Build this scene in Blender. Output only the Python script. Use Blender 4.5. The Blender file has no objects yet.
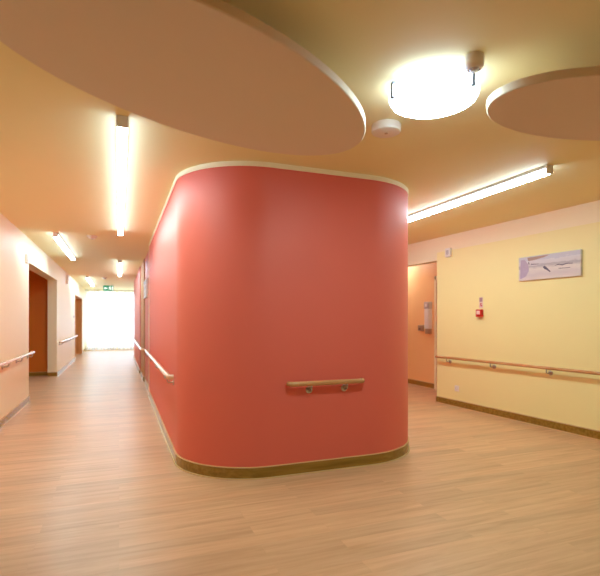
import bpy, bmesh, math, random
from mathutils import Vector, Matrix
PI = math.pi
random.seed(7)
SC = bpy.context.scene
COL = SC.collection
H = 2.60                                   # ceiling height

# ------------------------------------------------------------------ materials
def rgb(r, g, b):                          # sRGB 0-255 -> linear
    f = lambda c: ((c / 255 + .055) / 1.055) ** 2.4 if c > 10 else c / 255 / 12.92
    return (f(r), f(g), f(b), 1)

def mat(name, col, rough=.5, metal=0, spec=.5, noise=0.0, scale=30, bump=0.0, emit=None, strength=0):
    m = bpy.data.materials.new(name); m.use_nodes = True
    nt = m.node_tree; b = nt.nodes['Principled BSDF']
    b.inputs['Base Color'].default_value = col
    b.inputs['Roughness'].default_value = rough
    b.inputs['Metallic'].default_value = metal
    b.inputs['Specular IOR Level'].default_value = spec
    if emit:
        b.inputs['Emission Color'].default_value = emit
        b.inputs['Emission Strength'].default_value = strength
    if noise or bump:
        tc = nt.nodes.new('ShaderNodeTexCoord')
        n = nt.nodes.new('ShaderNodeTexNoise'); n.inputs['Scale'].default_value = scale; n.inputs['Detail'].default_value = 5
        nt.links.new(tc.outputs['Object'], n.inputs['Vector'])
        if noise:
            mx = nt.nodes.new('ShaderNodeMix'); mx.data_type = 'RGBA'
            mx.inputs[6].default_value = tuple(c * (1 - noise) for c in col[:3]) + (1,)
            mx.inputs[7].default_value = tuple(min(1, c * (1 + noise)) for c in col[:3]) + (1,)
            nt.links.new(n.outputs['Fac'], mx.inputs[0]); nt.links.new(mx.outputs[2], b.inputs['Base Color'])
        if bump:
            bp = nt.nodes.new('ShaderNodeBump'); bp.inputs['Strength'].default_value = bump; bp.inputs['Distance'].default_value = .002
            nt.links.new(n.outputs['Fac'], bp.inputs['Height']); nt.links.new(bp.outputs['Normal'], b.inputs['Normal'])
    return m

def wood_mat(name, c1, c2, axis='X', rough=.35, scale=3.0):
    m = bpy.data.materials.new(name); m.use_nodes = True
    nt = m.node_tree; b = nt.nodes['Principled BSDF']; b.inputs['Roughness'].default_value = rough
    tc = nt.nodes.new('ShaderNodeTexCoord'); mp = nt.nodes.new('ShaderNodeMapping')
    s = {'X': (1, 14, 14), 'Y': (14, 1, 14), 'Z': (14, 14, 1)}[axis]
    mp.inputs['Scale'].default_value = s
    n = nt.nodes.new('ShaderNodeTexNoise'); n.inputs['Scale'].default_value = scale; n.inputs['Detail'].default_value = 6
    r = nt.nodes.new('ShaderNodeValToRGB'); r.color_ramp.elements[0].position = .35; r.color_ramp.elements[1].position = .68
    r.color_ramp.elements[0].color = c1; r.color_ramp.elements[1].color = c2
    nt.links.new(tc.outputs['Object'], mp.inputs['Vector']); nt.links.new(mp.outputs['Vector'], n.inputs['Vector'])
    nt.links.new(n.outputs['Fac'], r.inputs['Fac']); nt.links.new(r.outputs['Color'], b.inputs['Base Color'])
    return m

def floor_mat():
    m = bpy.data.materials.new('oak_plank_vinyl'); m.use_nodes = True
    nt = m.node_tree; N = nt.nodes.new; L = nt.links.new; b = nt.nodes['Principled BSDF']
    tc = N('ShaderNodeTexCoord')
    br = N('ShaderNodeTexBrick'); br.offset = .37; br.offset_frequency = 2
    br.inputs['Scale'].default_value = 1; br.inputs['Brick Width'].default_value = 1.22; br.inputs['Row Height'].default_value = .125
    br.inputs['Mortar Size'].default_value = .0012; br.inputs['Mortar Smooth'].default_value = .3; br.inputs['Bias'].default_value = 0
    br.inputs['Color1'].default_value = (0.0, 0, 0, 1); br.inputs['Color2'].default_value = (1, 1, 1, 1); br.inputs['Mortar'].default_value = (.25, .25, .25, 1)
    L(tc.outputs['Object'], br.inputs['Vector'])
    mp = N('ShaderNodeMapping'); mp.inputs['Scale'].default_value = (.9, 12, 1); L(tc.outputs['Object'], mp.inputs['Vector'])
    # every plank its own piece of grain
    ad = N('ShaderNodeVectorMath'); ad.operation = 'MULTIPLY_ADD'; L(br.outputs['Color'], ad.inputs[0]); ad.inputs[1].default_value = (7, 3, 0); L(mp.outputs['Vector'], ad.inputs[2])
    n = N('ShaderNodeTexNoise'); n.inputs['Scale'].default_value = 1.7; n.inputs['Detail'].default_value = 7; n.inputs['Roughness'].default_value = .62; n.inputs['Distortion'].default_value = .5
    L(ad.outputs[0], n.inputs['Vector'])
    r = N('ShaderNodeValToRGB'); e = r.color_ramp.elements
    e[0].position = .28; e[0].color = FLOOR[0]; e[1].position = .70; e[1].color = FLOOR[2]
    k = e.new(.5); k.color = FLOOR[1]
    L(n.outputs['Fac'], r.inputs['Fac'])
    hs = N('ShaderNodeHueSaturation'); L(r.outputs['Color'], hs.inputs['Color'])
    mr = N('ShaderNodeMapRange'); mr.inputs['To Min'].default_value = .90; mr.inputs['To Max'].default_value = 1.07
    L(br.outputs['Color'], mr.inputs['Value']); L(mr.outputs['Result'], hs.inputs['Value'])
    L(hs.outputs['Color'], b.inputs['Base Color'])
    b.inputs['Roughness'].default_value = .36
    b.inputs['Specular IOR Level'].default_value = .5
    return m

FLOOR = [rgb(192, 146, 106), rgb(210, 166, 126), rgb(221, 180, 140)]
M = {
    'floor': floor_mat(),
    'ceiling': mat('ceiling_cream_paint', rgb(243, 228, 174), .7, noise=.01, scale=4),
    'cream': mat('cream_wall_paint', rgb(250, 242, 208), .6, noise=.01, scale=5),
    'left': mat('pale_peach_wall_paint', rgb(248, 238, 202), .5, noise=.01, scale=5),
    'yellow': mat('soft_yellow_wall_paint', rgb(249, 240, 176), .5, noise=.01, scale=5),
    'orange': mat('orange_wall_paint', rgb(252, 206, 146), .5, noise=.02, scale=5),
    'deep_orange': mat('deep_orange_wall_paint', rgb(210, 118, 14), .5, noise=.02, scale=5),
    'red': mat('coral_red_wall_paint', rgb(229, 110, 94), .5, noise=.012, scale=4, bump=.02),
    'red_pale': mat('coral_corridor_paint', rgb(218, 116, 102), .5),
    'trim_cream': mat('cream_edge_trim', rgb(255, 246, 214), .45),
    'base': wood_mat('oak_look_skirting', rgb(140, 106, 36), rgb(164, 128, 52), 'X', .2, 2.2),
    'base_line': mat('pale_skirting_bead', rgb(222, 190, 138), .2),
    'cloud': mat('white_acoustic_board', rgb(228, 210, 194), .8, noise=.015, scale=60, bump=.1),
    'white': mat('white_plastic', rgb(240, 238, 234), .35, noise=.01, scale=40),
    'offwhite': mat('aged_white_plastic', rgb(238, 226, 214), .4, noise=.01, scale=40),
    'grey': mat('light_grey_plastic', rgb(196, 192, 192), .4, noise=.02, scale=40),
    'darkgrey': mat('dark_grey_plastic', rgb(70, 66, 66), .4, noise=.05, scale=40),
    'alu': mat('satin_aluminium', rgb(198, 190, 184), .35, metal=.7, noise=.03, scale=60),
    'steel': mat('brushed_steel', rgb(190, 184, 174), .28, metal=1, noise=.04, scale=80),
    'clip': mat('zinc_clip_steel', rgb(104, 108, 120), .45, metal=.3, noise=.03, scale=80),
    'rail_x': wood_mat('beech_handrail', rgb(190, 134, 84), rgb(210, 158, 106), 'X', .25, 3),
    'rail_sheen_tint': wood_mat('beech_handrail_sheen_tint', rgb(222, 184, 154), rgb(236, 204, 176), 'X', .2, 3),  # corridor rails: the whitish daylight sheen is put into a paler beech colour
    'door': wood_mat('oak_door_veneer', rgb(196, 132, 74), rgb(214, 156, 96), 'Z', .35, 3),
    'panel': wood_mat('brown_wall_cladding', rgb(196, 140, 96), rgb(212, 160, 116), 'Z', .75, 2),
    'call_red': mat('signal_red_plastic', rgb(206, 40, 34), .3, noise=.03, scale=50),
    'call_face': mat('pale_call_point_window', rgb(246, 214, 206), .25, noise=.02, scale=50),
    'sign_pale': mat('pale_notice_board', rgb(236, 214, 208), .4, noise=.02, scale=60),
    'sign_dark': mat('mauve_notice_print', rgb(184, 146, 152), .4, noise=.02, scale=60),
    'sign_red': mat('red_notice_print', rgb(196, 60, 60), .4, noise=.02, scale=60),
    'green': mat('exit_sign_green', rgb(30, 120, 84), .35, noise=.02, scale=40, emit=rgb(30, 120, 84), strength=.5),
    'pict': mat('exit_sign_white', rgb(240, 250, 244), .35, noise=.01, scale=40, emit=rgb(240, 250, 244), strength=.8),
    'frame': mat('white_window_frame', rgb(238, 238, 236), .4, noise=.01, scale=30),
    'bronze': mat('bronze_dispenser', rgb(190, 162, 134), .35, metal=.2, noise=.05, scale=40),
}
LAMP = (.71, 1.0, .97, 1)
M['tube'] = mat('lit_opal_diffuser', rgb(250, 250, 246), .5, emit=LAMP, strength=34)
M['tube_far'] = mat('lit_opal_diffuser_corridor', rgb(250, 250, 246), .5, emit=(.70, 1.0, 1.12, 1), strength=30)
M['drum'] = mat('lit_opal_drum', rgb(250, 250, 246), .5, emit=LAMP, strength=30)
M['side'] = mat('lit_opal_diffuser_edge', rgb(250, 250, 246), .5, emit=(.66, .94, 1.35, 1), strength=6)
M['recess_lamp'] = mat('lit_opal_recess_lamp', rgb(250, 250, 246), .5, emit=(.92, .96, 1.1, 1), strength=15)
M['drum_side'] = mat('lit_opal_drum_edge', rgb(250, 250, 246), .5, emit=(.66, .94, 1.35, 1), strength=3)

def sheer():
    m = bpy.data.materials.new('white_sheer_curtain'); m.use_nodes = True
    nt = m.node_tree; nt.nodes.clear(); N = nt.nodes.new; L = nt.links.new
    o = N('ShaderNodeOutputMaterial'); t = N('ShaderNodeBsdfTranslucent'); d = N('ShaderNodeBsdfDiffuse'); p = N('ShaderNodeBsdfTransparent')
    tc = N('ShaderNodeTexCoord'); w = N('ShaderNodeTexNoise'); w.inputs['Scale'].default_value = 200; L(tc.outputs['Object'], w.inputs['Vector'])
    mr = N('ShaderNodeMapRange'); mr.inputs['To Min'].default_value = .2; mr.inputs['To Max'].default_value = .34; L(w.outputs['Fac'], mr.inputs['Value'])
    t.inputs['Color'].default_value = rgb(246, 246, 248); d.inputs['Color'].default_value = rgb(246, 246, 248)
    a = N('ShaderNodeMixShader'); a.inputs[0].default_value = .35; L(t.outputs[0], a.inputs[1]); L(d.outputs[0], a.inputs[2])
    b = N('ShaderNodeMixShader'); L(mr.outputs['Result'], b.inputs[0]); L(a.outputs[0], b.inputs[1]); L(p.outputs[0], b.inputs[2])
    L(b.outputs[0], o.inputs['Surface']); return m
M['sheer'] = sheer()
def glass():
    m = bpy.data.materials.new('clear_window_glass'); m.use_nodes = True
    b = m.node_tree.nodes['Principled BSDF']; b.inputs['Roughness'].default_value = 0; b.inputs['IOR'].default_value = 1.02
    b.inputs['Transmission Weight'].default_value = 1; b.inputs['Base Color'].default_value = (.97, .98, .98, 1); return m
M['glass'] = glass()

def art(name, seed):
    # generic pale shoreline picture: cloudy sky, a low horizon, streaked sand, a few dark reeds
    m = bpy.data.materials.new(name); m.use_nodes = True
    nt = m.node_tree; N = nt.nodes.new; L = nt.links.new; b = nt.nodes['Principled BSDF']; b.inputs['Roughness'].default_value = .6
    tc = N('ShaderNodeTexCoord'); sp = N('ShaderNodeSeparateXYZ'); L(tc.outputs['Generated'], sp.inputs[0])
    mp = N('ShaderNodeMapping'); mp.inputs['Scale'].default_value = (5, 5, 9); mp.inputs['Location'].default_value = (seed, seed, 0); L(tc.outputs['Generated'], mp.inputs['Vector'])
    n = N('ShaderNodeTexNoise'); n.inputs['Scale'].default_value = 1.4; n.inputs['Detail'].default_value = 8; n.inputs['Roughness'].default_value = .65; L(mp.outputs[0], n.inputs['Vector'])
    ad = N('ShaderNodeMath'); ad.operation = 'MULTIPLY_ADD'; L(n.outputs['Fac'], ad.inputs[0]); ad.inputs[1].default_value = .35; L(sp.outputs['Z'], ad.inputs[2])
    r = N('ShaderNodeValToRGB'); e = r.color_ramp.elements
    e[0].position = .12; e[0].color = rgb(226, 216, 214); e[1].position = 1.1; e[1].color = rgb(204, 206, 222)
    for p, c in ((.4, (214, 206, 212)), (.62, (230, 224, 222)), (.76, (182, 178, 190)), (.82, (216, 212, 220)), (.98, (220, 220, 230))):
        k = e.new(p); k.color = rgb(*c)
    L(ad.outputs[0], r.inputs['Fac'])
    L(r.outputs['Color'], b.inputs['Base Color']); return m
M['art'] = art('shoreline_print', 1.3)
M['art_b'] = art('shoreline_print_corridor', 4.1)
M['ink'] = mat('grey_painted_strokes', rgb(112, 104, 126), .6, noise=.1, scale=60)
M['lilac'] = mat('lilac_painted_wash', rgb(186, 172, 200), .6, noise=.1, scale=30)
M['ochre'] = mat('ochre_painted_wash', rgb(178, 150, 140), .6, noise=.1, scale=30)

# ------------------------------------------------------------------ mesh helpers
def obj(name, bm, m, parent=None, smooth=False):
    me = bpy.data.meshes.new(name)
    bmesh.ops.recalc_face_normals(bm, faces=bm.faces[:])
    bm.to_mesh(me); bm.free()
    for k in (m if isinstance(m, (list, tuple)) else [m]): me.materials.append(k)
    if smooth:
        for p in me.polygons: p.use_smooth = True
        try: me.set_sharp_from_angle(angle=math.radians(38))
        except Exception: pass
    o = bpy.data.objects.new(name, me); COL.objects.link(o)
    if parent: o.parent = parent
    return o

def B(): return bmesh.new()

def box(bm, x0, x1, y0, y1, z0, z1, bevel=0, seg=2, mi=0):
    r = bmesh.ops.create_cube(bm, size=1, matrix=Matrix.Translation(((x0+x1)/2, (y0+y1)/2, (z0+z1)/2)) @ Matrix.Diagonal((x1-x0, y1-y0, z1-z0, 1)))
    fs = list({f for v in r['verts'] for f in v.link_faces})
    for f in fs: f.material_index = mi
    if bevel:
        es = list({e for v in r['verts'] for e in v.link_edges})
        bmesh.ops.bevel(bm, geom=es, offset=bevel, segments=seg, affect='EDGES', profile=.5)
    return bm

def lathe(bm, prof, n=48, mtx=Matrix.Identity(4)):
    """prof: list of (r, z)."""
    rings = []
    for r, z in prof:
        if r < 1e-6: rings.append([bm.verts.new(mtx @ Vector((0, 0, z)))])
        else: rings.append([bm.verts.new(mtx @ Vector((r*math.cos(2*PI*k/n), r*math.sin(2*PI*k/n), z))) for k in range(n)])
    for a, b in zip(rings, rings[1:]):
        for k in range(n):
            j = (k+1) % n
            if len(a) == 1 and len(b) == 1: continue
            if len(a) == 1: bm.faces.new((a[0], b[k], b[j]))
            elif len(b) == 1: bm.faces.new((a[k], a[j], b[0]))
            else: bm.faces.new((a[k], a[j], b[j], b[k]))
    return bm

def tube(bm, pts, r, n=16, flat=1.0):
    """round bar swept along pts, capped."""
    pts = [Vector(p) for p in pts]; rings = []; up0 = Vector((0, 0, 1))
    for i, p in enumerate(pts):
        t = (pts[min(i+1, len(pts)-1)] - pts[max(i-1, 0)]).normalized()
        up = up0 if abs(t.z) < .95 else Vector((0, 1, 0))
        s = t.cross(up).normalized(); u = s.cross(t).normalized()
        rings.append([bm.verts.new(p + s*r*math.cos(2*PI*k/n) + u*r*flat*math.sin(2*PI*k/n)) for k in range(n)])
    for a, b in zip(rings, rings[1:]):
        for k in range(n): bm.faces.new((a[k], a[(k+1) % n], b[(k+1) % n], b[k]))
    bm.faces.new(rings[0][::-1]); bm.faces.new(rings[-1])
    return bm

def prism(bm, poly, z0, z1, mi=0, cap=True):
    lo = [bm.verts.new((x, y, z0)) for x, y in poly]; hi = [bm.verts.new((x, y, z1)) for x, y in poly]
    n = len(poly)
    for k in range(n):
        f = bm.faces.new((lo[k], lo[(k+1) % n], hi[(k+1) % n], hi[k])); f.material_index = mi
    if cap:
        for v in (lo[::-1], hi):
            f = bm.faces.new(v); f.material_index = mi
    return bm

def band(bm, line, off, z0, z1, mi=0, back=-.02):
    """a strip of wall lining following an open polyline, sticking out 'off' on its left-hand side."""
    def offset(d):
        out = []
        for i, p in enumerate(line):
            a = Vector(line[max(i-1, 0)]); b = Vector(line[min(i+1, len(line)-1)]); q = Vector(p)
            t1 = (q-a).normalized() if (q-a).length > 1e-9 else None
            t2 = (b-q).normalized() if (b-q).length > 1e-9 else None
            t = ((t1 or t2) + (t2 or t1)).normalized(); nrm = Vector((-t.y, t.x))
            c = nrm.dot(Vector((-(t2 or t1).y, (t2 or t1).x)))
            q2 = q + nrm*(d/max(c, .3)); out.append((q2.x, q2.y))
        return out
    F = offset(off); K = offset(back); n = len(line)
    v = [[bm.verts.new((x, y, z)) for x, y in R] for R, z in ((F, z0), (F, z1), (K, z1), (K, z0))]
    for a, b in ((0, 1), (1, 2), (2, 3), (3, 0)):
        for k in range(n-1):
            f = bm.faces.new((v[a][k], v[a][k+1], v[b][k+1], v[b][k])); f.material_index = mi
    for k in (0, n-1):
        f = bm.faces.new([v[j][k] for j in range(4)]); f.material_index = mi
    return bm

def baseboard(name, line, h=.092):
    bm = B()
    band(bm, line, .010, .006, h, 0)
    band(bm, line, .0125, h, h+.007, 1)
    band(bm, line, .020, 0.0, .009, 1)
    return struct(name, bm, [M['base'], M['base_line']], smooth=True)

def struct(name, bm, m, parent=None, smooth=False):
    o = obj(name, bm, m, parent, smooth)
    if not parent: o['kind'] = 'structure'
    return o

def thing(name, label, cat, loc=(0, 0, 0), rz=0, group=None):
    o = bpy.data.objects.new(name, None); o.empty_display_size = .1; COL.objects.link(o)
    o.location = loc; o.rotation_euler = (0, 0, rz); o['label'] = label; o['category'] = cat
    if group: o['group'] = group
    return o

def tag(o, label, cat, group=None):
    o['label'] = label; o['category'] = cat
    if group: o['group'] = group
    return o

def dup(root, loc, rz=None, label=None):
    r = root.copy(); COL.objects.link(r); r.location = loc
    if rz is not None: r.rotation_euler = (0, 0, rz)
    if label: r['label'] = label
    for ch in list(root.children):
        c = ch.copy(); COL.objects.link(c); c.parent = r
        for g in ch.children:
            d = g.copy(); COL.objects.link(d); d.parent = c
    return r

def arc(cx, cy, r, a0, a1, n=28):
    return [(cx + r*math.cos(math.radians(a0 + (a1-a0)*k/n)), cy + r*math.sin(math.radians(a0 + (a1-a0)*k/n))) for k in range(n+1)]

# ------------------------------------------------------------------ the setting
XL = -1.34                                  # corridor left wall
XR = .485                                   # left face of the coral block
RW = lambda y: 5.082 - .0618*y              # the yellow wall's face runs a little askew
Y0, Y1 = -3.5, 22.0

bm = B(); box(bm, -4.3, 6.2, Y0-.2, Y1+.3, -.1, 0); struct('floor', bm, M['floor'])
bm = B(); box(bm, -4.3, 6.2, Y0-.2, Y1+.3, H, H+.12); struct('ceiling', bm, M['ceiling'])
# left wall with its two openings
bm = B(); t = XL-.19
box(bm, t, XL, Y0, 8.53, 0, H); box(bm, t, XL, 8.53, 12.15, 2.22, H); box(bm, t, XL, 12.15, 16.9, 0, H)
box(bm, t, XL, 16.9, 20.0, 2.15, H); box(bm, t, XL, 20.0, Y1, 0, H)
struct('wall_left', bm, M['left'])
bm = B(); box(bm, -4.2, t-.002, 12.35, 12.5, 0, H); struct('wall_alcove_far', bm, M['deep_orange'])
bm = B(); box(bm, -4.2, t-.002, 8.0, 8.15, 0, H); struct('wall_alcove_near', bm, M['deep_orange'])
bm = B(); box(bm, -4.3, -4.15, 8.0, 12.5, 0, H); struct('wall_alcove_back', bm, M['deep_orange'])
bm = B(); box(bm, -3.2, t-.002, 20.05, 20.2, 0, H); struct('wall_side_room_far', bm, M['orange'])
bm = B(); box(bm, -3.2, t-.002, 16.5, 16.65, 0, H); struct('wall_side_room_near', bm, M['orange'])
bm = B(); box(bm, -3.3, -3.15, 16.5, 20.2, 0, H); struct('wall_side_room_back', bm, M['orange'])
# back wall of the lobby
bm = B(); box(bm, -1.6, 5.6, Y0-.15, Y0, 0, H); struct('wall_back', bm, M['cream'])
# yellow right wall: yellow field below a cream band, cream header over the recess
def skew_box(bm, y0, y1, z0, z1, th=.15, mi=0):
    prism(bm, [(RW(y0), y0), (RW(y0)+th, y0), (RW(y1)+th, y1), (RW(y1), y1)], z0, z1, mi)
YE = 6.17
bm = B()
skew_box(bm, Y0, YE, 0, 2.365, mi=0); skew_box(bm, Y0, YE, 2.365, H, mi=1)
skew_box(bm, YE, 9.6, 2.24, H, mi=1); skew_box(bm, 9.6, 11.0, 0, H, mi=0)
struct('wall_right', bm, [M['yellow'], M['cream']])
XO = 5.55
bm = B(); box(bm, XO, XO+.15, 5.6, 11.0, 0, H); struct('wall_recess', bm, M['orange'])
bm = B(); box(bm, RW(6)+.14, XO, 5.85, 6.0, 0, H); struct('wall_recess_near', bm, M['orange'])
bm = B(); box(bm, RW(9.6)+.13, XO, 9.6, 9.75, 0, H); struct('wall_recess_far', bm, M['orange'])
bm = B(); box(bm, 2.6, 5.7, 11.0, 11.15, 0, H); struct('wall_passage_end', bm, M['yellow'])
# coral block with rounded corners
RL, RR, XB, YF = .70, .75, 2.85, 3.705
line = [(XR, 8.5)] + arc(XR+RL, YF+RL, RL, 180, 270) + arc(XB-RR, YF+RR, RR, 270, 360) + [(XB, 11.0)]
poly = line + [(XR+.2, 11.0), (XR+.2, 8.5)]
bm = B(); prism(bm, poly, 0, H-.042, 0)
struct('wall_centre', bm, M['red'], smooth=True)
bm = B(); prism(bm, poly, H-.042, H, 0)
rl = line[::-1]
band(bm, rl, .006, H-.042, H-.001, 0)
box(bm, XR-.006, XR+.03, 8.47, 8.506, .0, H-.042)
struct('trim_1', bm, M['trim_cream'], smooth=True)
baseboard('baseboard_centre', rl)
# corridor wall behind the block
bm = B(); box(bm, XR+.03, XR+.3, 8.5, 10.5, 0, H); struct('wall_corridor_recess', bm, M['red_pale'])
bm = B(); box(bm, XR+.01, XR+.3, 10.5, 12.1, 0, H); struct('wall_corridor_clad', bm, M['panel'])
bm = B(); box(bm, XR-.01, XR+.3, 12.1, 17.0, 0, H); struct('wall_corridor_right', bm, M['red_pale'])
bm = B(); box(bm, XR+.3, 2.2, 16.85, 17.0, 0, H); struct('wall_bay_near', bm, M['cream'])
bm = B(); box(bm, 2.1, 2.25, 17.0, Y1, 0, H); struct('wall_bay_right', bm, M['cream'])
baseboard('baseboard_corridor', [(XR-.01, 17.0), (XR-.01, 12.1), (XR+.01, 12.1), (XR+.01, 10.5), (XR+.03, 10.5), (XR+.03, 8.52)])
baseboard('baseboard_left', [(XL, Y0), (XL, 8.53), (t, 8.53)][::-1])
baseboard('baseboard_left_middle', [(t, 12.15), (XL, 12.15), (XL, 16.9)][::-1])
baseboard('baseboard_left_far', [(t, 20.0), (XL, 20.0), (XL, 21.9)][::-1])
baseboard('baseboard_alcove', [(t, 12.35), (-4.1, 12.35)][::-1])
baseboard('baseboard_right', [(RW(Y0), Y0), (RW(YE), YE), (RW(YE)+.14, YE)])
baseboard('baseboard_recess', [(XO, 7.33), (XO, 9.6)])

# door in the recess, just beyond the end of the yellow wall
bm = B(); box(bm, XO-.03, XO, 7.27, 7.33, 0, 2.12, .004); box(bm, XO-.03, XO, 6.30, 6.36, 0, 2.12, .004); box(bm, XO-.03, XO, 6.30, 7.33, 2.06, 2.12, .004)
d1 = struct('door_1', bm, M['cream'])
bm = B(); box(bm, XO-.022, XO, 6.36, 7.27, .008, 2.06, .003); obj('door_leaf', bm, M['door'], d1)
bm = B(); box(bm, XO-.03, XO-.02, 7.18, 7.22, .88, 1.06, .003); tube(bm, [(XO-.03, 7.2, .99), (XO-.075, 7.2, .99), (XO-.08, 7.19, .99), (XO-.08, 7.08, .99)], .010, 12)
obj('door_handle', bm, M['steel'], d1)

# timber lining of the second opening
bm = B(); box(bm, t-.01, XL+.012, 19.96, 20.0, 0, 2.15, .003); box(bm, t-.01, XL+.012, 16.9, 16.94, 0, 2.15, .003); box(bm, t-.01, XL+.012, 16.94, 19.96, 2.11, 2.15, .003)
struct('door_2', bm, M['door'])

# end window and its sheer curtains
bm = B()
box(bm, -1.6, -1.30, Y1, Y1+.2, 0, H); box(bm, 2.0, 2.25, Y1, Y1+.2, 0, H); box(bm, -1.30, 2.0, Y1, Y1+.2, 0, .12); box(bm, -1.30, 2.0, Y1, Y1+.2, 2.5, H)
struct('wall_end', bm, M['cream'])
bm = B()
for x in (-1.30, -.22, .86, 1.95): box(bm, x, x+.05, Y1+.06, Y1+.13, .12, 2.5)
for z in (.12, 2.45): box(bm, -1.30, 2.0, Y1+.06, Y1+.13, z, z+.05)
w1 = struct('window_1', bm, M['frame'])
bm = B(); box(bm, -1.28, 1.98, Y1+.09, Y1+.10, .15, 2.47); obj('window_pane', bm, M['glass'], w1)
def curtain(x0, x1, label, ph):
    bm = B(); n = int((x1-x0)/.012); rows = []
    for j, z in enumerate((.025, .7, 1.5, 2.2, 2.53)):
        s = 1 - .35*j/4; row = []
        for i in range(n+1):
            u = x0 + (x1-x0)*i/n
            row.append(bm.verts.new((u + .012*math.sin(u*23+ph+j), 21.82 + s*(.06*math.sin(u*2*PI/.16+ph) + .012*math.sin(u*2*PI/.31+ph*2+j*.3)), z)))
        rows.append(row)
    for a, b in zip(rows, rows[1:]):
        for i in range(n): bm.faces.new((a[i], a[i+1], b[i+1], b[i]))
    o = obj('sheer_curtain', bm, M['sheer'], None, True)
    return tag(o, label, 'curtain', 'sheer curtains at the end window')
curtain(-1.32, -.90, 'narrow white sheer curtain gathered against the left wall at the corridor end', .3)
curtain(-.89, -.10, 'wide white sheer curtain hanging directly behind the green exit sign', 1.7)
curtain(-.06, 1.30, 'white sheer curtain next to the coral wall at the corridor end', 2.9)
bm = B(); box(bm, -1.33, 2.05, 21.79, 21.85, 2.54, 2.6, .004); tag(obj('curtain_track', bm, M['white']), 'white ceiling track above the sheer curtains', 'curtain track')

# ------------------------------------------------------------------ light fittings
def linear_light(x, ya, yb, label, m):
    L = yb-ya
    r = thing('linear_light', label, 'ceiling light', (x, ya, H), 0, 'linear ceiling lights')
    bm = B(); box(bm, -.034, .034, .012, L-.012, -.026, 0, .003); obj('housing', bm, M['alu'], r)
    bm = B(); box(bm, -.0335, .0335, .014, L-.014, -.072, -.0262, .010, 4)
    bm.normal_update()
    for f in bm.faces: f.material_index = 0 if f.normal.z < -.5 else 1
    obj('diffuser', bm, [m, M['side']], r, True)
    for a, b in ((0, .0135), (L-.0135, L)):
        bm = B(); box(bm, -.036, .036, a, b, -.074, -.0005, .004); obj('end_cap', bm, M['white'], r)
    return r
linear_light(.02, 3.19, 7.32, 'long lit linear ceiling light running down the corridor beside the big oval panel', M['tube'])
linear_light(-.88, 7.8, 10.65, 'lit linear ceiling light hugging the left wall above the first opening', M['tube_far'])
linear_light(.02, 10.9, 14.2, 'short-looking lit linear ceiling light farther along the corridor by the coral wall', M['tube_far'])
linear_light(-.88, 15.2, 18.6, 'farthest linear ceiling light, close to the exit sign and window', M['tube_far'])
linear_light(3.37, 2.92, 7.05, 'lit linear ceiling light between the coral block and the yellow wall', M['tube'])

# round drum lamp with spring clips
LX, LY = 1.612, 2.148
r = thing('round_ceiling_light', 'bright round opal drum ceiling light with two metal clips', 'ceiling light', (LX, LY, H))
bm = B(); lathe(bm, [(0, 0), (.16, 0), (.16, -.03), (0, -.03)]); obj('mounting_plate', bm, M['white'], r, True)
bm = B(); lathe(bm, [(0, -.03), (.226, -.028), (.236, -.034), (.240, -.044), (.240, -.070), (.236, -.084), (.224, -.098), (.204, -.107), (.16, -.113), (0, -.118)], 72)
bm.normal_update()
for f in bm.faces: f.material_index = 0 if f.calc_center_median().z < -.095 else 1
obj('diffuser', bm, [M['drum'], M['drum_side']], r, True)
for a in (171, -72):
    ca, sa = math.cos(math.radians(a)), math.sin(math.radians(a))
    mtx = Matrix.Rotation(math.radians(a), 4, 'Z')
    bm = B(); box(bm, .242, .246, -.012, .012, -.100, -.018, .001); box(bm, .19, .246, -.012, .012, -.021, -.018); box(bm, .230, .246, -.012, .012, -.103, -.099)
    bm.transform(mtx); obj('clip', bm, M['clip'], r)

# sensors and detectors on the ceiling
r = thing('motion_sensor', 'cup-shaped ceiling sensor right beside the round drum light', 'sensor', (1.634, 1.855, H))
bm = B(); lathe(bm, [(0, 0), (.048, 0), (.049, -.012), (.048, -.022), (.046, -.026), (.047, -.034), (.046, -.052), (.036, -.064), (.030, -.066), (.028, -.058), (0, -.058)], 40); obj('body', bm, M['offwhite'], r, True)
bm = B(); lathe(bm, [(.0265, -.0585), (.024, -.066), (.014, -.073), (0, -.076)], 24); obj('lens', bm, M['grey'], r, True)
r = thing('smoke_detector', 'thick white disc detector between the two oval ceiling panels', 'smoke detector', (1.66, 2.715, H))
bm = B(); lathe(bm, [(0, 0), (.092, 0), (.096, -.006), (.097, -.044), (.094, -.051), (.086, -.055), (0, -.056)], 56); obj('body', bm, M['offwhite'], r, True)
bm = B(); lathe(bm, [(0.012, -.0562), (.010, -.060), (0, -.061)], 16); obj('indicator', bm, M['bronze'], r, True)
r0 = thing('smoke_detector', 'low white smoke detector on the ceiling between the first two corridor lights', 'smoke detector', (-.385, 7.92, H))
bm = B(); lathe(bm, [(0, 0), (.075, 0), (.078, -.010), (.075, -.016), (.05, -.018)], 32); lathe(bm, [(.05, -.016), (.056, -.022), (.052, -.044), (.03, -.050), (0, -.050)], 32); obj('body', bm, M['offwhite'], r0, True)
bm = B(); lathe(bm, [(.013, -.0495), (.011, -.056), (0, -.057)], 12); obj('indicator', bm, M['grey'], r0, True)
dup(r0, (-.42, 15.6, H), None, 'small far smoke detector on the corridor ceiling nearer the exit sign')

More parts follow.
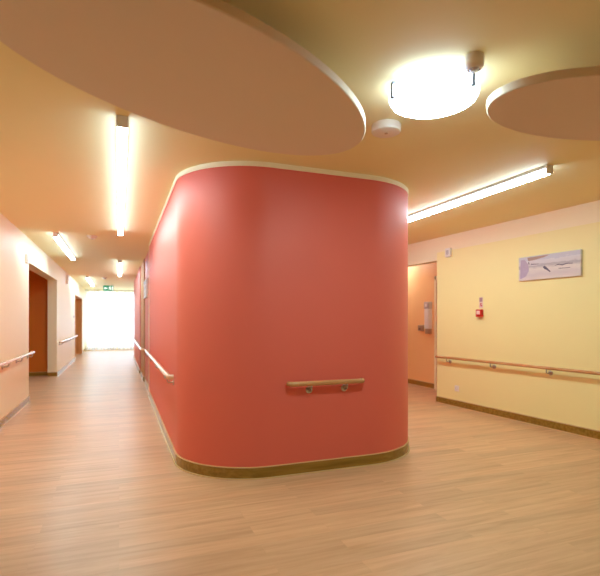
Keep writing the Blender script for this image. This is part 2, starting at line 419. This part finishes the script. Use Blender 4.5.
# suspended oval acoustic panels
def cloud(cx, cy, a, b, ang, zb, th, label):
    r = thing('oval_ceiling_panel', label, 'ceiling panel', (cx, cy, zb), ang, 'suspended oval acoustic panels')
    bm = B(); n = 128; prof = [(0, 0), (.97, 0), (1, .004), (1, th-.004), (.97, th), (0, th)]
    R = []
    for s, z in prof:
        f = s if s in (0, 1) else None
        if s == 0: R.append([bm.verts.new((0, 0, z))]); continue
        d = 0 if s == 1 else .004
        R.append([bm.verts.new(((a-d)*math.cos(2*PI*k/n), (b-d)*math.sin(2*PI*k/n), z)) for k in range(n)])
    for p, q in zip(R, R[1:]):
        for k in range(n):
            j = (k+1) % n
            if len(p) == 1: bm.faces.new((p[0], q[j], q[k]))
            elif len(q) == 1: bm.faces.new((p[k], p[j], q[0]))
            else: bm.faces.new((p[k], p[j], q[j], q[k]))
    obj('board', bm, M['cloud'], r, True)
    for sx, sy in ((-.3, .1), (.3, .1), (0, .4)):
        bm = B(); tube(bm, [(a*sx, b*sy, th-.002), (a*sx, b*sy, H-zb)], .004, 8); lathe(bm, [(0, H-zb), (.018, H-zb), (.018, H-zb-.008), (0, H-zb-.008)], 16, Matrix.Translation((a*sx, b*sy, 0)))
        obj('hanger', bm, M['steel'], r)
cloud(.4425, 2.273, 1.051, .520, math.radians(28.45), 2.40, .045, 'large white oval acoustic panel hung under the ceiling, above the corridor mouth')
cloud(2.452, 1.732, .713, .369, math.radians(-8.97), 2.40, .045, 'smaller white oval acoustic panel hung beside the round drum light')

# green exit sign hung across the corridor
r = thing('exit_sign', 'green hanging exit sign with running figure and arrow at the corridor end', 'exit sign', (-.35, 17.9, 2.32))
bm = B(); box(bm, -.165, .165, -.012, .012, 0, .20, .004); obj('panel', bm, M['green'], r)
for x in (-.11, .11):
    bm = B(); tube(bm, [(x, 0, .198), (x, 0, H-2.32)], .004, 8); obj('hanger', bm, M['steel'], r)
def flat(polys, y=-.0135, th=.002):
    bm = B()
    for P in polys:
        lo = [bm.verts.new((x, y, z)) for x, z in P]; hi = [bm.verts.new((x, y+th, z)) for x, z in P]
        n = len(P)
        for k in range(n): bm.faces.new((lo[k], lo[(k+1) % n], hi[(k+1) % n], hi[k]))
        bm.faces.new(lo); bm.faces.new(hi[::-1])
    return bm
circ = lambda cx, cz, q: [(cx+q*math.cos(k*PI/8), cz+q*math.sin(k*PI/8)) for k in range(16)]
obj('running_figure', flat([circ(.062, .160, .014), [(.030, .142), (.058, .146), (.070, .098), (.046, .092)], [(.046, .096), (.070, .100), (.088, .066), (.112, .060), (.108, .046), (.076, .052)],
    [(.046, .096), (.060, .084), (.040, .050), (.010, .036), (.006, .048), (.030, .060)], [(.056, .146), (.064, .134), (.090, .112), (.108, .120), (.112, .110), (.088, .098)], [(.030, .142), (.040, .132), (.018, .116), (.020, .092), (.008, .092), (.006, .120)]]), M['pict'], r)
obj('doorway_symbol', flat([[(.124, .03), (.150, .03), (.150, .172), (.124, .172)]]), M['pict'], r)
obj('arrow', flat([[(-.140, .100), (-.095, .145), (-.095, .115), (-.030, .115), (-.030, .085), (-.095, .085), (-.095, .055)]]), M['pict'], r)

# ------------------------------------------------------------------ handrails
def handrail(label, loc, rz, length, brackets, m, end_a=True, end_b=True, off=.062, rad=.021):
    """runs along local +X, the wall is at local y=0, the rail stands out to local -Y."""
    r = thing('handrail', label, 'handrail', loc, rz, 'wall handrails')
    pts = []
    def ret(sgn, x):
        return [(x + sgn*(.03*(1-math.cos(a))-.03), -off + .03*(1-math.sin(a))*1.0, 0) for a in (0, .4, .8, 1.2, PI/2)]
    if end_a: pts += [(.0, -off+.045, 0), (.003, -off+.024, 0), (.012, -off+.008, 0), (.03, -off, 0)]
    else: pts += [(0, -off, 0)]
    n = max(2, int(length/.3))
    pts += [(.06 + (length-.12)*k/n, -off, 0) for k in range(n+1)]
    if end_b: pts += [(length-.03, -off, 0), (length-.012, -off+.008, 0), (length-.003, -off+.024, 0), (length, -off+.045, 0)]
    else: pts += [(length, -off, 0)]
    bm = B(); tube(bm, pts, rad, 18, 1.0); obj('rail', bm, m, r, True)
    for x in brackets:
        bm = B(); tube(bm, [(x, -.004, -.062), (x, -off+.014, -.062), (x, -off+.003, -.056), (x, -off, -.045), (x, -off, -rad+.002)], .0075, 10)
        k = obj('bracket', bm, M['steel'], r, True)
        bm = B(); lathe(bm, [(0, 0), (.030, 0), (.030, .006), (.026, .010), (.014, .012), (0, .012)], 28, Matrix.Translation((x, 0, -.062)) @ Matrix.Rotation(PI/2, 4, 'X'))
        obj('wall_rosette', bm, M['steel'], k, True)
    return r
handrail('short beech handrail on two steel brackets across the coral block front', (1.318, YF, .768), 0, .685, (.19, .522), M['rail_x'])
# local +X -> world -Y (left faces seen from the corridor's right wall)
handrail('long handrail along the corridor side of the coral block', (XR, 8.46, .775), -PI/2, 4.0, [.25, 1.35, 2.45, 3.55, 3.88], M['rail_sheen_tint'], off=.06, rad=.023)
handrail('farther corridor handrail beyond the coral block, towards the window', (XR-.01, 16.9, .775), -PI/2, 8.2, [.3, 1.5, 2.7, 3.9, 4.6], M['rail_sheen_tint'], off=.105, rad=.024)
handrail('handrail on the left wall ending at the first opening', (XL, 1.2, .785), PI/2, 7.34, [.4+.85*k for k in range(9)], M['rail_sheen_tint'], off=.07)
handrail('handrail on the left wall stretch between the two openings', (XL, 12.3, .785), PI/2, 4.5, [.3, 1.25, 2.2, 3.15, 4.1], M['rail_sheen_tint'], off=.07)
aR = math.atan2(-1, .0618)                 # along the yellow wall towards the viewer
handrail('long handrail along the yellow wall', (RW(6.12), 6.12, .728), aR, 8.4, [.25+.85*k for k in range(10)], M['rail_x'], off=.075, rad=.018)

# ------------------------------------------------------------------ things on the yellow wall (local x along wall to the right, y=0 wall, front -Y)
def on_right(name, label, cat, y, z, group=None): return thing(name, label, cat, (RW(y), y, z), aR, group)
r = on_right('canvas_picture', 'wide pale lilac shoreline canvas picture on the yellow wall', 'picture', 4.602, 1.797)
bm = B(); box(bm, 0, .825, -.030, 0, 0, .294, .002); obj('canvas', bm, M['art'], r)
strokes = [[(.36, .13), (.44, .075), (.452, .082), (.385, .150)], [(.345, .145), (.37, .115), (.40, .11), (.375, .16)], [(.50, .142), (.56, .150), (.60, .138), (.66, .150), (.73, .146), (.73, .154), (.66, .160), (.60, .150), (.55, .163)],
           [(.18, .200), (.29, .190), (.29, .184), (.18, .190)], [(.14, .22), (.15, .19), (.158, .20), (.15, .232)], [(.55, .112), (.70, .106), (.70, .101), (.56, .104)]]
for s_ in strokes: obj('painted_stroke', flat([s_], -.0312, .0012), M['ink'], r)
obj('painted_dune', flat([[(.02, .02), (.11, .05), (.15, .12), (.14, .20), (.09, .26), (.03, .262)]], -.0311, .0009), M['lilac'], r)
obj('painted_hill', flat([[(.13, .282), (.44, .286), (.36, .262), (.24, .244), (.14, .238)]], -.0311, .0009), M['ochre'], r)

r = on_right('fire_call_point', 'red fire alarm call point on the yellow wall', 'call point', 5.31, 1.345)
bm = B(); box(bm, 0, .096, -.052, 0, 0, .104, .006, 3); obj('body', bm, M['call_red'], r, True)
bm = B(); box(bm, .018, .078, -.055, -.051, .034, .084, .001); obj('glass_window', bm, M['call_face'], r)
bm = B(); lathe(bm, [(0, 0), (.006, 0), (.006, .004), (0, .004)], 16, Matrix.Translation((.048, -.051, .018)) @ Matrix.Rotation(PI/2, 4, 'X')); obj('key_hole', bm, M['darkgrey'], r)
r = on_right('fire_notice', 'small upright fire notice above the red call point', 'sign', 5.29, 1.468)
bm = B(); box(bm, 0, .066, -.004, 0, 0, .152, .0008); obj('plate', bm, M['sign_pale'], r)
obj('upper_symbol', flat([[(.006, .088), (.060, .088), (.060, .146), (.006, .146)]], -.0052, .0014), M['sign_dark'], r)
obj('lower_symbol', flat([[(.012, .02), (.020, .02), (.030, .055), (.050, .06), (.050, .07), (.020, .07)], circ(.046, .034, .012)], -.0052, .0014), M['sign_red'], r)
r = on_right('wall_sounder', 'white box sounder high on the yellow wall beside the recess', 'alarm sounder', 5.94, 2.262)
bm = B(); box(bm, 0, .105, -.045, 0, 0, .135, .007, 3); obj('body', bm, M['white'], r, True)
bm = B(); box(bm, .022, .083, -.048, -.044, .032, .103, .002)
for k in range(5): box(bm, .026, .079, -.0495, -.0475, .040+.012*k, .045+.012*k)
obj('grille', bm, M['grey'], r)
r = on_right('power_socket', 'white wall socket low on the yellow wall under the handrail', 'socket', 5.77, .232)
bm = B(); box(bm, 0, .086, -.010, 0, 0, .086, .003, 3); obj('face_plate', bm, M['white'], r, True)
bm = B(); lathe(bm, [(.023, 0), (.023, .002), (.019, .002), (.018, -.003), (0, -.003)], 28, Matrix.Translation((.043, -.010, .043)) @ Matrix.Rotation(PI/2, 4, 'X')); obj('outlet', bm, M['grey'], r, True)

# ------------------------------------------------------------------ things on the orange recess wall (front towards -X)
r = thing('soap_dispenser', 'tall white hand sanitiser dispenser on the orange recess wall', 'dispenser', (XO, 7.55, 1.035), -PI/2)
bm = B(); box(bm, 0, .125, -.095, 0, .10, .48, .010, 3); obj('body', bm, M['white'], r, True)
bm = B(); box(bm, -.004, .129, -.100, 0, .48, .61, .012, 3); obj('cover', bm, M['grey'], r, True)
bm = B(); box(bm, .03, .095, -.103, -.099, .515, .575, .001); obj('label_window', bm, M['white'], r)
bm = B(); box(bm, .012, .113, -.085, 0, .0, .10, .008, 3); obj('drip_tray', bm, M['bronze'], r, True)
bm = B(); tube(bm, [(.0625, -.05, .10), (.0625, -.05, .075)], .012, 12)
obj('nozzle', bm, M['darkgrey'], r, True)
r = thing('wipe_dispenser', 'small brown box dispenser left of the tall white one', 'dispenser', (XO, 7.79, 1.085), -PI/2)
bm = B(); box(bm, 0, .12, -.07, .001, 0, .115, .008, 3); obj('body', bm, M['bronze'], r, True)
bm = B(); box(bm, .025, .095, -.073, -.069, .03, .05, .002); obj('slot', bm, M['darkgrey'], r)
# hidden round lamp in the recess
r = thing('recess_light', 'round ceiling light in the orange recess behind the coral block', 'ceiling light', (5.2, 8.38, H))
bm = B(); lathe(bm, [(0, 0), (.15, 0), (.15, -.02), (0, -.02)], 40); obj('mounting_plate', bm, M['white'], r, True)
bm = B(); lathe(bm, [(0, -.02), (.17, -.02), (.18, -.03), (.18, -.07), (.16, -.085), (0, -.09)], 48); obj('diffuser', bm, M['recess_lamp'], r, True)

# ------------------------------------------------------------------ things on the corridor walls
def on_left(name, label, cat, y, z, group=None): return thing(name, label, cat, (XL, y, z), PI/2, group)
r = on_left('wall_sounder', 'slim white box high on the left wall before the first opening', 'alarm sounder', 8.22, 2.17)
bm = B(); box(bm, 0, .10, -.04, 0, 0, .15, .006, 3); obj('body', bm, M['white'], r, True)
bm = B(); box(bm, .02, .08, -.043, -.039, .03, .12, .002); obj('grille', bm, M['grey'], r)
r = on_left('door_sign_box', 'white box high on the left wall past the first opening', 'sign', 14.2, 2.29)
bm = B(); box(bm, 0, .16, -.05, 0, 0, .24, .006, 3); obj('body', bm, M['white'], r, True)
bm = B(); box(bm, .03, .13, -.053, -.049, .05, .19, .002); obj('face', bm, M['white'], r)
r = on_left('light_switch', 'small grey wall switch beside the second opening', 'light switch', 16.35, 1.36)
bm = B(); box(bm, 0, .085, -.010, 0, 0, .085, .003, 3); obj('face_plate', bm, M['grey'], r, True)
bm = B(); box(bm, .02, .065, -.016, -.009, .018, .067, .002); obj('rocker', bm, M['darkgrey'], r)
r = thing('canvas_picture', 'pale picture in a thin frame on the corridor wall past the coral block', 'picture', (XR+.03, 10.35, 1.75), -PI/2)
bm = B(); box(bm, 0, .95, -.032, 0, 0, .33, .002); obj('canvas', bm, M['art_b'], r)
bm = B(); box(bm, -.012, 0, -.031, 0, -.012, .342); box(bm, .95, .962, -.031, 0, -.012, .342); box(bm, 0, .95, -.031, 0, -.012, 0); box(bm, 0, .95, -.031, 0, .33, .342); obj('frame', bm, M['white'], r)

# ------------------------------------------------------------------ daylight beyond the window
w = bpy.data.worlds.new('sky'); SC.world = w; w.use_nodes = True
bg = w.node_tree.nodes['Background']; bg.inputs['Color'].default_value = (.66, .84, 1.0, 1); bg.inputs['Strength'].default_value = 4.2

# ------------------------------------------------------------------ camera
cam = bpy.data.cameras.new('camera'); co = bpy.data.objects.new('camera', cam); COL.objects.link(co)
co.location = (0, 0, 1.30); co.rotation_euler = (PI/2, 0, math.radians(-21.06))
cam.sensor_width = 36; cam.lens = 36*470/600; cam.shift_y = 32/600; cam.clip_start = .02
cam.dof.use_dof = True; cam.dof.focus_distance = 4.1; cam.dof.aperture_fstop = 2.0
SC.camera = co

SC.view_settings.view_transform = 'Standard'; SC.view_settings.look = 'None'
SC.view_settings.exposure = .6; SC.view_settings.gamma = 1; SC.view_settings.use_curve_mapping = False
SC.cycles.max_bounces = 14; SC.cycles.diffuse_bounces = 8; SC.cycles.transmission_bounces = 8; SC.cycles.transparent_max_bounces = 10
SC.cycles.sample_clamp_indirect = 8; SC.cycles.use_denoising = True
